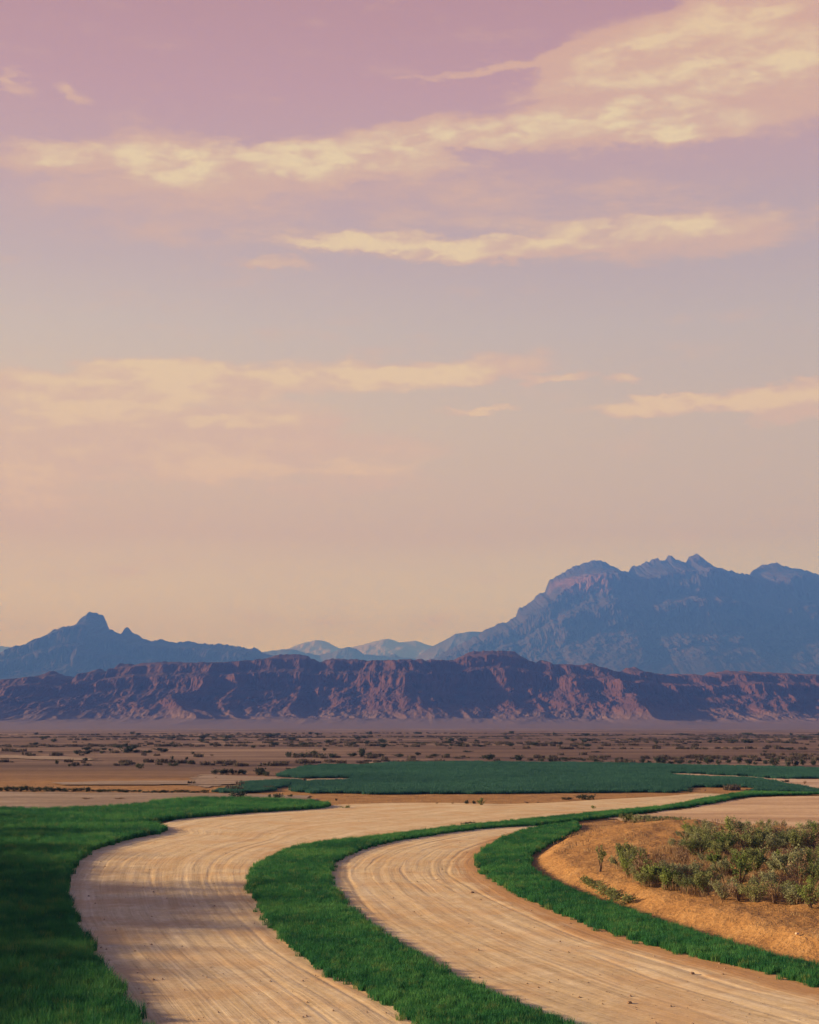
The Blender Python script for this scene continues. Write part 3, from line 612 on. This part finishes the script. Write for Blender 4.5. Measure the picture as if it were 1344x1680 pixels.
# ---- single bushes farther out
def far_bush(px, py, wpx, hpx, lb, grp=None, k=None):
    x, y, z = on_ground(px, py); d = math.hypot(x, y); k = k or rnd.choice(('far0', 'far1', 'far2'))
    kw = PROTO[k]['kw']; s = (wpx * d / F) / kw['w'] * 1.0
    place_plant(k, x, y, z, s, rnd.uniform(0, 6), lb, grp, sz=(hpx * d / F) / (kw['h'] * s))
for a in ((388, 1309, 26, 11, 'dark rounded bush behind the middle of the left grass wedge'), (458, 1309, 18, 8, 'small dark bush to the right of the rounded bush behind the grass wedge'),
          (477, 1307, 9, 6, 'little bush near the left corner of the far green field'), (442, 1309, 6, 7, 'thin upright bush left of the small dark bush behind the wedge'), (512, 1317, 16, 8, 'bush growing at the pointed tip of the grass wedge'),
          (567, 1326, 18, 7, 'lone low olive bush on the pale track off the wedge tip', None, 'sprawl'), (552, 1313, 4, 5, 'tiny bush on the orange sand near the wedge tip'),
          (230, 1260, 13, 8, 'lone round bush on the brown plain left of the dark bush row'), (94, 1253, 8, 6, 'lone round bush farthest left on the brown plain'), (140, 1248, 10, 5, 'small dark bush on the light streak of sand at left'),
          (114, 1257, 6, 4, 'tiny bush just right of the leftmost lone bush'), (122, 1257, 6, 3, 'tiniest bush of the pair near the leftmost lone bush'),
          (283, 1256, 18, 5, 'flat grey bush left of the dark bush row'), (311, 1253, 20, 6, 'flat pale bush above and left of the dark bush row'), (282, 1246, 6, 6, 'thin bush above the flat grey bush'), (306, 1246, 6, 6, 'thin bush above the flat pale bush'),
          (126, 1237, 14, 8, 'bluish bush left of the pair on the far left plain'), (141, 1237, 14, 7, 'bluish bush right of the pair on the far left plain'),
          (206, 1234, 28, 9, 'wide dark bush group on the far plain left of centre'), (242, 1235, 16, 6, 'low bush between the wide group and the dome bush'), (267, 1234, 18, 8, 'dome shaped bush at the right of that far group'),
          (802, 1246, 26, 9, 'wide dark bush behind the far field, left of the pair at centre'), (853, 1247, 20, 9, 'round dark bush behind the far field, right of the pair at centre'), (733, 1242, 12, 6, 'pale bush behind the far field left of the pair'),
          (715, 1241, 16, 6, 'low wide bush behind the far field farther left'), (686, 1239, 12, 5, 'leftmost low bush of that loose trio behind the far field'),
          (961, 1311, 30, 8, 'wide green bush on the orange sand in front of the far field'), (929, 1311, 18, 4, 'low dead bush beside the wide green bush on the orange sand'), (973, 1327, 8, 8, 'small bright green bush on the rear edge of the thin grass strip', None, 'bright0'),
          (790, 1321, 14, 15, 'spiky olive bush on the orange sand behind the wide track', None, 'bright1'), (778, 1319, 7, 6, 'small dark bush touching the spiky olive bush'), (765, 1319, 9, 7, 'small olive bush left of the spiky bush'),
          (743, 1319, 7, 5, 'tiny brown bush left of the olive ones', None, 'dry0'), (716, 1319, 6, 5, 'tiniest brown bush at the left on the orange sand', None, 'dry0'),
          (866, 1317, 14, 4, 'low dead brown bush on the orange sand near its middle', None, 'dry0'), (882, 1317, 6, 3, 'small dead twig bush beside the low dead one', None, 'dry0'),
          (1133, 1299, 9, 7, 'black little bush at the corner of the orange lens of sand'), (1157, 1297, 5, 5, 'tiny brown bush on the orange lens of sand', None, 'dry0'), (1238, 1297, 22, 5, 'low bush at the right end of the orange lens of sand'),
          (1288, 1283, 14, 5, 'low bush where the pale inlet meets the right edge'), (1320, 1286, 8, 7, 'upright brown bush right of the pale inlet', None, 'dry0'),
          (553, 1281, 9, 4, 'dark spot of a bush on the pale strip inside the far field'), (500, 1281, 8, 4, 'second small bush on the pale strip inside the far field'), (472, 1262, 8, 3, 'small bush at the left tongue of the far field'),
          (355, 1276, 7, 3, 'small brown bush below the dark bush row', None, 'dry0'), (396, 1281, 6, 3, 'smaller brown bush above the small green patch', None, 'dry0'), (374, 1296, 9, 8, 'spiky bush beside the small green patch'),
          (322, 1318, 8, 5, 'small bush rising from the back of the grass wedge'), (258, 1321, 10, 6, 'bush at the step in the back edge of the grass wedge'), (272, 1319, 14, 6, 'second bush at the step in the back edge of the wedge'),
          (140, 1311, 26, 4, 'flat brown clump on the pale flat behind the wedge', None, 'dry0'), (193, 1311, 24, 4, 'second flat brown clump on the pale flat behind the wedge', None, 'dry0'),
          (764, 1352, 14, 5, 'dark low bush on the upper edge of the thin grass strip'), (775, 1351, 12, 4, 'second dark low bush on the upper edge of the thin grass strip')):
    far_bush(*a)
for i, px in enumerate((354, 364, 373, 382, 392, 401)): far_bush(px, 1270, 13, rnd.uniform(9, 12), 'dark rounded bush, %s from the left in the close row left of the far field' % ORD[i + 1], 'row of dark bushes left of the far field', k='far1')
far_bush(425, 1271, 22, 12, 'larger dome shaped bush right of the close row of dark bushes'); far_bush(436, 1272, 14, 7, 'low bush leaning on the larger dome shaped bush')
for i, (px, w, h) in enumerate(((473, 12, 9), (487, 14, 7), (500, 14, 8), (515, 16, 9), (530, 14, 6), (547, 18, 7), (577, 18, 8), (593, 15, 14), (606, 14, 7), (622, 18, 5), (655, 20, 5))):
    far_bush(px, 1241 + rnd.uniform(-1, 2), w, h, 'bluish bush, %s from the left in the loose row beyond the far field' % ORD[i + 1], 'loose bush row beyond the far field')
for i, (px, w, h) in enumerate(sorted(((1013, 9, 7), (1024, 14, 8), (1034, 10, 6), (1054, 12, 7), (1066, 10, 5), (1080, 14, 8), (1090, 12, 7), (1102, 14, 5), (1116, 12, 5), (1130, 12, 5), (1148, 10, 7), (1161, 14, 13), (1180, 10, 10), (1195, 10, 7), (1212, 12, 11), (1228, 10, 9),
                 (1240, 8, 6), (1258, 12, 6), (1272, 16, 11), (1292, 10, 8), (1304, 14, 11), (1318, 12, 9), (1334, 12, 8), (1350, 14, 9), (1370, 16, 8), (905, 10, 4), (925, 12, 6), (888, 8, 4), (980, 12, 5), (958, 8, 4)))):
    far_bush(px, 1249 + (px - 1000) * .02 + rnd.uniform(-1.5, 2.5), w, h, 'dark bush, %s from the left in the line behind the far field' % ORD[i + 1], 'bush line along the rear edge of the far field')
for i in range(34):
    px = -20 + i * 10.8; far_bush(px, 1296 + i * .13 + rnd.uniform(-1, 1.2), rnd.uniform(12, 18), (7 if i < 16 else 4.5) * rnd.uniform(.7, 1.25), 'dark low bush, %s from left in the brush line behind the left flat' % ORD[i + 1], 'brush line at the back of the left flat')
sc_list = []
for _ in range(300):
    px = rnd.uniform(-60, 1400); py = rnd.choice((1206, 1211, 1213, 1216, 1219, 1222, 1226, 1231, 1235)) + rnd.gauss(0, 1.2)
    if py < 1202: continue
    left = px < 300
    if not left and py > 1225 and rnd.random() < .75: continue
    if vnoise(np.array([px * .02]), np.array([py * .35]))[0] < .46: continue
    sc_list.append((px, py))
def band_of(py): return 'farthest' if py < 1214.5 else 'middle' if py < 1224 else 'nearest'
def third_of(px): return 'left' if px < 448 else 'middle' if px < 896 else 'right'
seen = {}
for px, py in sorted(sc_list):
    kk = (band_of(py), third_of(px)); seen[kk] = seen.get(kk, 0) + 1
    far_bush(px, py, rnd.uniform(6, 20), rnd.uniform(2.5, 5.5), '%s small dusky bush from left in the %s scrub band, %s third' % (ORD[seen[kk]], kk[0], kk[1]), 'bushes scattered over the far plain')
print('scatter', len(sc_list))

# ---- trees added out of view beyond the left edge of the picture; their crowns shade the left field and part of the track
def tree(x, y, h, w, seed, lb):
    r = random.Random(seed); V = []; Fc = []; tips = []
    z0 = float(zfun(x, y)); base = [(0, 0, 0), (.06 * h, .02 * h, h * .2), (.03 * h, -.02 * h, h * .42)]
    tube(V, Fc, base, .045 * h, .03 * h, 8)
    for b in range(12):
        a = 2 * PI * b / 12 + r.uniform(-.3, .3); o = w * .5 * r.uniform(.4, 1); st = base[-1] if b % 2 else (.05 * h, 0, h * .3)
        pts = [st] + [(st[0] + math.cos(a) * o * t, st[1] + math.sin(a) * o * t, st[2] + (h * r.uniform(.42, .55) - st[2] * .2) * t ** .8) for t in (.35, .7, 1)]
        tube(V, Fc, pts, .02 * h, .005 * h, 5); tips.append(pts)
    LV = []; LF = []; cl = []
    for p in tips:
        for t in (1, 2, 3, 3):
            c = p[t]; cl.append((c[0] + r.gauss(0, .06 * w), c[1] + r.gauss(0, .06 * w), c[2] + r.gauss(0, .05 * h)))
    for i in range(8000):
        c = r.choice(cl); c = Vector((c[0] + r.gauss(0, .075 * w), c[1] + r.gauss(0, .075 * w), c[2] + r.gauss(0, .06 * h)))
        n = Vector((r.gauss(0, 1), r.gauss(0, 1), r.gauss(0, 1))).normalized(); u = n.orthogonal().normalized(); v = n.cross(u); s_ = r.uniform(.12, .24); k = len(LV)
        LV += [tuple(c - u * s_), tuple(c + v * s_ * .6), tuple(c + u * s_), tuple(c - v * s_ * .6)]; LF.append((k, k + 1, k + 2, k + 3))
    e = bpy.data.objects.new('tree', None); COL.objects.link(e); e.location = (x, y, z0 - .1); tag(e, lb, 'tree', 'unseen shade tree row beyond the left edge')
    mesh_obj('trunk', V, Fc, M_BARK, e); mesh_obj('crown', LV, LF, M_L[1], e)
for (x, y, h, w, sd_, lb) in ((-41, 73, 8.3, 9.0, 51, 'tall broad unseen tree just behind the tallest round one beyond the left edge'), (-40, 68, 8.7, 9.0, 52, 'tallest round unseen tree of the row beyond the left edge'),
                              (-41.5, 63, 8.8, 9.0, 53, 'tall open unseen tree in the middle of the row beyond the left edge'), (-42, 58.5, 8.4, 9.0, 59, 'leaning unseen tree just in front of the tall open tree beyond the left edge'),
                              (-40, 53, 7.4, 10.0, 54, 'lower spreading unseen tree of the row beyond the left edge'),
                              (-37, 48, 7.0, 10.0, 55, 'small round unseen tree near the front of the row beyond the left edge'), (-34, 43.5, 6.6, 10, 56, 'smallest unseen tree, nearest of the row beyond the left edge'),
                              (-47, 81, 7.8, 11.0, 57, 'wide low unseen tree far back in the row beyond the left edge'), (-52, 90, 8.4, 12.0, 60, 'broad unseen tree behind the wide low one in the row beyond the left edge'), (-58, 102, 8.8, 13.0, 58, 'third unseen tree from the back of the row beyond the left edge'), (-64, 114, 9.6, 14.0, 61, 'second to last unseen tree at the far end of the row beyond the left edge'), (-70, 127, 10.5, 15.0, 62, 'rearmost unseen tree of the row beyond the left edge')):
    tree(x, y, h, w, sd_, lb)

def scrub(label, x0, x1, y0, y1, step, thr, coll, seed):
    r = np.random.RandomState(seed); X, Y = np.meshgrid(np.arange(x0, x1, step), np.arange(y0, y1, step)); X = X.ravel(); Y = Y.ravel()
    X = X + (r.rand(len(X)) - .5) * step * 1.8; Y = Y + (r.rand(len(Y)) - .5) * step * 1.8
    m = fbm(X * 0.012 + seed, Y * 0.05, 4) + 0.35 * (fbm(X * 0.12, Y * 0.12 + seed, 3) - .5); px, py = ppx(X, Y)
    k = (m > thr) & (np.abs(px - 672) < 900) & ~inside(FARP, X, Y) & (r.rand(len(X)) < 0.55); X, Y = X[k], Y[k]
    me = bpy.data.meshes.new('desert_scrub'); me.vertices.add(len(X)); me.vertices.foreach_set('co', np.stack([X, Y, zfun(X, Y) - .05], -1).astype(np.float32).ravel())
    o = bpy.data.objects.new('desert_scrub', me); COL.objects.link(o); md = o.modifiers.new('scatter', 'NODES'); md.node_group = scatter_tree(coll, .5, 1.5)
    tag(o, label, 'scrub', kind='stuff'); print('scrub', len(X))
FARP = gl(FAR)
M_SCRUB = mat_leaf('scrub_leaves', (0.075, 0.064, 0.056), (0.105, 0.088, 0.074), (0.14, 0.11, 0.09), 0.02, .2)
T_SCRUB = tuft_set('scrub_tufts', M_SCRUB, 0.6, 60, 0.45, 0.10, 0.8)
scrub('low dusky scrub speckled in bands over the far plain', -330, 330, 262, 800, 2.8, .615, T_SCRUB, 4)
scrub('sparse low tufts on the brown flats behind the fields', -130, 130, 150, 262, 2.4, .63, T_SCRUB, 8)

# ------------------------------------------------------------------ clods and pebbles
def clods():
    r = np.random.RandomState(3); V = []; Fc = []
    base = np.array([(1, 0, 0), (-1, 0, 0), (0, 1, 0), (0, -1, 0), (0, 0, 1), (0, 0, -.4)], float)
    tri = [(0, 2, 4), (2, 1, 4), (1, 3, 4), (3, 0, 4), (2, 0, 5), (1, 2, 5), (3, 1, 5), (0, 3, 5)]
    n = 0
    while n < 1300:
        px = r.uniform(120, 1344); py = 1340 + 400 * r.rand() ** 1.0; x, y = g(px, py)
        if inside(STRIP_C, x, y) or inside(STRIP_R, x, y) or inside(NL, x, y) or inside(BANKREG, x, y): continue
        s = 0.012 + 0.045 * r.rand() ** 7; q = base * (r.rand(6, 3) * .5 + .75) * s + (x, y, 0.02); k = len(V); V += q.tolist(); Fc += [tuple(k + i for i in t) for t in tri]; n += 1
    tag(mesh_obj('dirt_clods', V, Fc, M_STONE), 'small crumbled clods and pebbles strewn over the dirt tracks', 'clods', kind='stuff')
NL = NEARP; clods()
def stone(px, py, s, lb, seed):
    r = random.Random(seed); V = []; Fc = []
    import bmesh
    bm = bmesh.new(); bmesh.ops.create_icosphere(bm, subdivisions=2, radius=s)
    for v in bm.verts: v.co *= r.uniform(.75, 1.15); v.co.z *= .65
    me = bpy.data.meshes.new('stone'); bm.to_mesh(me); bm.free(); me.materials.append(M_STONE if seed != 5 else M_PALE); o = bpy.data.objects.new('stone', me); COL.objects.link(o)
    x, y, z = on_ground(px, py); o.location = (x, y, z + s * .2 + .02); tag(o, lb, 'stone')
stone(1136, 1599, .07, 'dark stone near the orange edge of the right track below the grass strip', 1)
stone(1033, 1648, .08, 'small dark stone low on the right track', 2); stone(1308, 1534, .07, 'pale stone on the smooth orange sand at the right edge', 5)
stone(775, 1466, .09, 'small dark stone in the bend of the right track', 3)

# ------------------------------------------------------------------ mesas and mountains
def at_depth(px, py, Y):
    d = ray(px, py); k = Y / d[1]; return d[0] * k, H + d[2] * k
def mountain(name, sky, Yc, depth, nu, nv, mat, label, spur_w, spur_a, prof, jit=0.0, back=0.5, foot=0.0, flute=0.0, fold=1.0, seed=0, z0=25.0, rgh=9, crag=40):
    P = np.array([at_depth(a, b, Yc) for a, b in sky]); x = np.linspace(P[0, 0], P[-1, 0], nu); zc = np.interp(x, P[:, 0], P[:, 1])
    px_m = Yc / F
    zc = zc + ((fbm(x / (px_m * 9) + seed, x * 0 + seed, 4, .65) - .5) * 2 + (np.floor(fbm(x / (px_m * 5) + seed + 5, x * 0, 2) * 5) / 5 - .5) * 1.6) * jit * px_m * 2
    kern = max(3, int(nu * 60 / 1500)) | 1; zs = np.convolve(np.pad(zc, kern, mode='edge'), np.hanning(kern * 2 + 1) / np.hanning(kern * 2 + 1).sum(), 'same')[kern:-kern]
    v = np.concatenate([np.linspace(0, .9, int(nv * .8)), np.linspace(.9, 1, max(14, int(nv * .22)))[1:], 1 + np.array([.006, .012, .02, .03, .04, .055, .07]), 1 + np.linspace(0.1, back, 9)])
    X, Vv = np.meshgrid(x, v); ZC = np.broadcast_to(zc, X.shape); ZS = np.broadcast_to(zs, X.shape)
    Y = Yc - depth * (1 - Vv)
    wx = X + (fbm(X / (spur_w * 1.5) + seed, Y / spur_w, 3) - .5) * spur_w * .5 + (1 - Vv) * (fbm(X / spur_w / 3, X * 0 + seed, 2) - .5) * spur_w * 1.0
    sp = ridged(wx / spur_w + seed, Y / (spur_w * 5.0) + seed, 5, .5); sp2 = ridged(wx / (spur_w * .28) + 7 + seed, Y / (spur_w * .8), 4)
    env = np.clip(np.sin(PI * np.clip(Vv, 0, 1)) ** .8, 0, 1)
    en2 = env * sstep(.05, .45, Vv)
    w = np.clip(Vv, 0, 1) + en2 * (spur_a * (sp - .55) + spur_a * .15 * (sp2 - .5)) + flute * env * (ridged(X / (spur_w * .1), Y / (spur_w * 2), 3) - .5)
    w = np.clip(w, 0, 1)
    Pf = np.interp(w, [p[0] for p in prof], [p[1] for p in prof])
    ZS = np.minimum(ZS, ZC); tower = ZC - ZS
    Z = foot + (ZS - foot) * Pf + tower * sstep(.925, .985, Vv + .02 * (fbm(X / (px_m * 6), Y / (px_m * 6), 3) - .5)) * (1 - sstep(1.012, 1.07, Vv))
    rough = (fbm(X / (px_m * 14) + seed, Y / (px_m * 22), 6, .62) - .5) * px_m * rgh * env
    Z = Z + rough * sstep(.25, .65, Vv)
    Y = Y + (fbm(X / (px_m * 20) + seed, Z / (px_m * 11) + seed, 6, .62) - .5) * px_m * crag * env * sstep(.2, .6, Vv)
    Z = np.where(Vv > 1, foot + (ZS - foot) * (1 - .8 * sstep(1.0, 1 + back, Vv)) + tower * (1 - sstep(1.012, 1.07, Vv)), Z)
    edge = np.clip(np.minimum((X - x[0]), (x[-1] - X)) / (spur_w * .5), 0, 1)
    V = np.stack([X, Y, Z], -1).reshape(-1, 3); a, b = X.shape; I = np.arange(a * b).reshape(a, b)
    Fc = np.stack([I[:-1, :-1], I[:-1, 1:], I[1:, 1:], I[1:, :-1]], -1).reshape(-1, 4)
    o = mesh_obj(name, V, Fc, mat, smooth=False); return tag(o, label, None, kind='structure')
MESA = [(-700, 1130), (-400, 1118), (-200, 1110), (-60, 1118), (0, 1122), (30, 1113), (55, 1113), (75, 1106), (85, 1100), (95, 1103), (105, 1109), (140, 1112), (150, 1102), (165, 1097), (180, 1104), (192, 1103), (197, 1089), (235, 1089), (245, 1086), (330, 1086), (360, 1088), (400, 1085), (430, 1081), (450, 1077), (458, 1074), (500, 1074), (512, 1080), (525, 1086), (540, 1080), (560, 1080), (600, 1083),
        (672, 1083), (740, 1083), (755, 1078), (767, 1070), (785, 1068), (842, 1068), (852, 1077), (865, 1083), (877, 1087), (883, 1086), (888, 1082), (894, 1084), (900, 1090), (940, 1091), (960, 1090), (972, 1089), (982, 1098), (1000, 1101), (1017, 1102), (1028, 1097), (1040, 1093), (1050, 1099), (1057, 1105), (1090, 1107), (1122, 1106), (1152, 1110), (1165, 1103), (1192, 1101), (1250, 1103), (1344, 1107), (1500, 1104), (1700, 1112), (2050, 1125)]
CLIFF = [(0, 0), (.2, .035), (.38, .10), (.50, .24), (.70, .55), (.74, .74), (.82, .80), (.86, .95), (.94, .985), (1, 1)]
mountain('mesa_ridge', MESA, 3000, 900, 1500, 180, M_ROCK1, 'long low red-brown mesa ridge with eroded gullies across the whole plain', 240, .36, CLIFF, 1.0, seed=3, foot=-22, flute=.015, rgh=8, crag=45)
BIG = [(690, 1092), (707, 1081), (737, 1066), (772, 1048), (792, 1037), (812, 1025), (832, 1020), (847, 1010), (852, 996), (862, 994), (877, 982), (879, 976), (894, 971), (902, 952), (912, 945), (932, 934), (957, 924), (972, 918), (982, 918), (992, 922), (1012, 930), (1028, 939), (1033, 939), (1036, 930), (1052, 925), (1072, 917), (1079, 915), (1082, 919), (1093, 919), (1097, 911), (1104, 911), (1108, 919),
       (1128, 921), (1132, 912), (1141, 907), (1149, 911), (1157, 919), (1172, 930), (1197, 936), (1232, 944), (1237, 936), (1252, 925), (1272, 924), (1287, 929), (1307, 930), (1344, 942), (1420, 955), (1520, 948), (1650, 985), (1800, 1020), (2050, 1070)]
BIGP = [(0, 0), (.2, .10), (.5, .36), (.6, .46), (.635, .64), (.72, .70), (.75, .86), (.88, .92), (1, 1)]
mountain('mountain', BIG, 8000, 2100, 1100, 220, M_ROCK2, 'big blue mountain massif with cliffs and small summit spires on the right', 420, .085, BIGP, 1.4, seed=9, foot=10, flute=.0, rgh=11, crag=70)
LEFT = [(-700, 1090), (-400, 1078), (-150, 1085), (-60, 1090), (0, 1077), (20, 1066), (40, 1058), (60, 1052), (75, 1047), (82, 1038), (90, 1032), (108, 1028), (125, 1025), (133, 1022), (135, 1012), (143, 1006), (152, 1003), (160, 1006), (168, 1009), (171, 1016), (172, 1028), (186, 1035), (198, 1040), (203, 1038), (206, 1030), (210, 1029), (215, 1035), (225, 1040), (235, 1047), (245, 1052), (265, 1050), (278, 1053), (287, 1055), (310, 1051), (320, 1055), (370, 1057), (395, 1061), (410, 1064), (420, 1063), (428, 1068), (440, 1072), (500, 1084), (600, 1098)]
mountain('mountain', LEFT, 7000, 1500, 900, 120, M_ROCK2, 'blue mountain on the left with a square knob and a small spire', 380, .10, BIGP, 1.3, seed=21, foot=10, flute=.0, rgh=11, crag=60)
MID = [(330, 1085), (430, 1070), (450, 1067), (465, 1065), (480, 1065), (495, 1069), (520, 1075), (545, 1070), (560, 1064), (572, 1061), (585, 1064), (597, 1073), (625, 1076), (640, 1074), (648, 1072), (656, 1078), (680, 1080), (695, 1070), (710, 1060), (730, 1050), (747, 1040), (772, 1036), (792, 1036), (830, 1046), (900, 1060), (1100, 1075)]
SOFT = [(0, 0), (.3, .15), (.6, .5), (.8, .78), (1, 1)]
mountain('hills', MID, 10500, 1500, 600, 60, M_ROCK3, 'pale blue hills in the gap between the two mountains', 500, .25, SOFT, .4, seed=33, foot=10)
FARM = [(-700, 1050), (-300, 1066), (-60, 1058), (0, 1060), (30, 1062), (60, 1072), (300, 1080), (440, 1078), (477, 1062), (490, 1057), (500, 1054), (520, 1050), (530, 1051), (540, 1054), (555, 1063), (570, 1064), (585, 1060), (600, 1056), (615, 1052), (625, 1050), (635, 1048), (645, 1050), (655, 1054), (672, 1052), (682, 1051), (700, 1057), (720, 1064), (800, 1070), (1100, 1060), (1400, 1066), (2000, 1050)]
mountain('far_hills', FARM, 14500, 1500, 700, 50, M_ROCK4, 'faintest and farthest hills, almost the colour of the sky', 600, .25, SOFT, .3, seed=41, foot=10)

# ------------------------------------------------------------------ haze
HZ = dict(density=2.6e-4, color=(0.058, 0.165, 0.76), absorb=(0.756, 0.573, 0.0))
def haze():
    m = bpy.data.materials.new('haze'); m.use_nodes = True; nt = m.node_tree; nt.nodes.clear()
    v = nt.nodes.new('ShaderNodeVolumePrincipled'); v.inputs['Density'].default_value = HZ['density']; v.inputs['Color'].default_value = (*HZ['color'], 1)
    v.inputs['Absorption Color'].default_value = (*HZ['absorb'], 1); v.inputs['Anisotropy'].default_value = 0.0
    o = nt.nodes.new('ShaderNodeOutputMaterial'); nt.links.new(v.outputs[0], o.inputs['Volume'])
    x0, x1, y0, y1, z0, z1 = -17000, 17000, -3000, 16500, -26, 850
    V = [(x, y, z) for x in (x0, x1) for y in (y0, y1) for z in (z0, z1)]
    Fc = [(0, 1, 3, 2), (4, 6, 7, 5), (0, 4, 5, 1), (2, 3, 7, 6), (0, 2, 6, 4), (1, 5, 7, 3)]
    tag(mesh_obj('haze', V, Fc, m), 'thin blue evening haze lying over the whole plain', 'haze', kind='stuff')
haze()
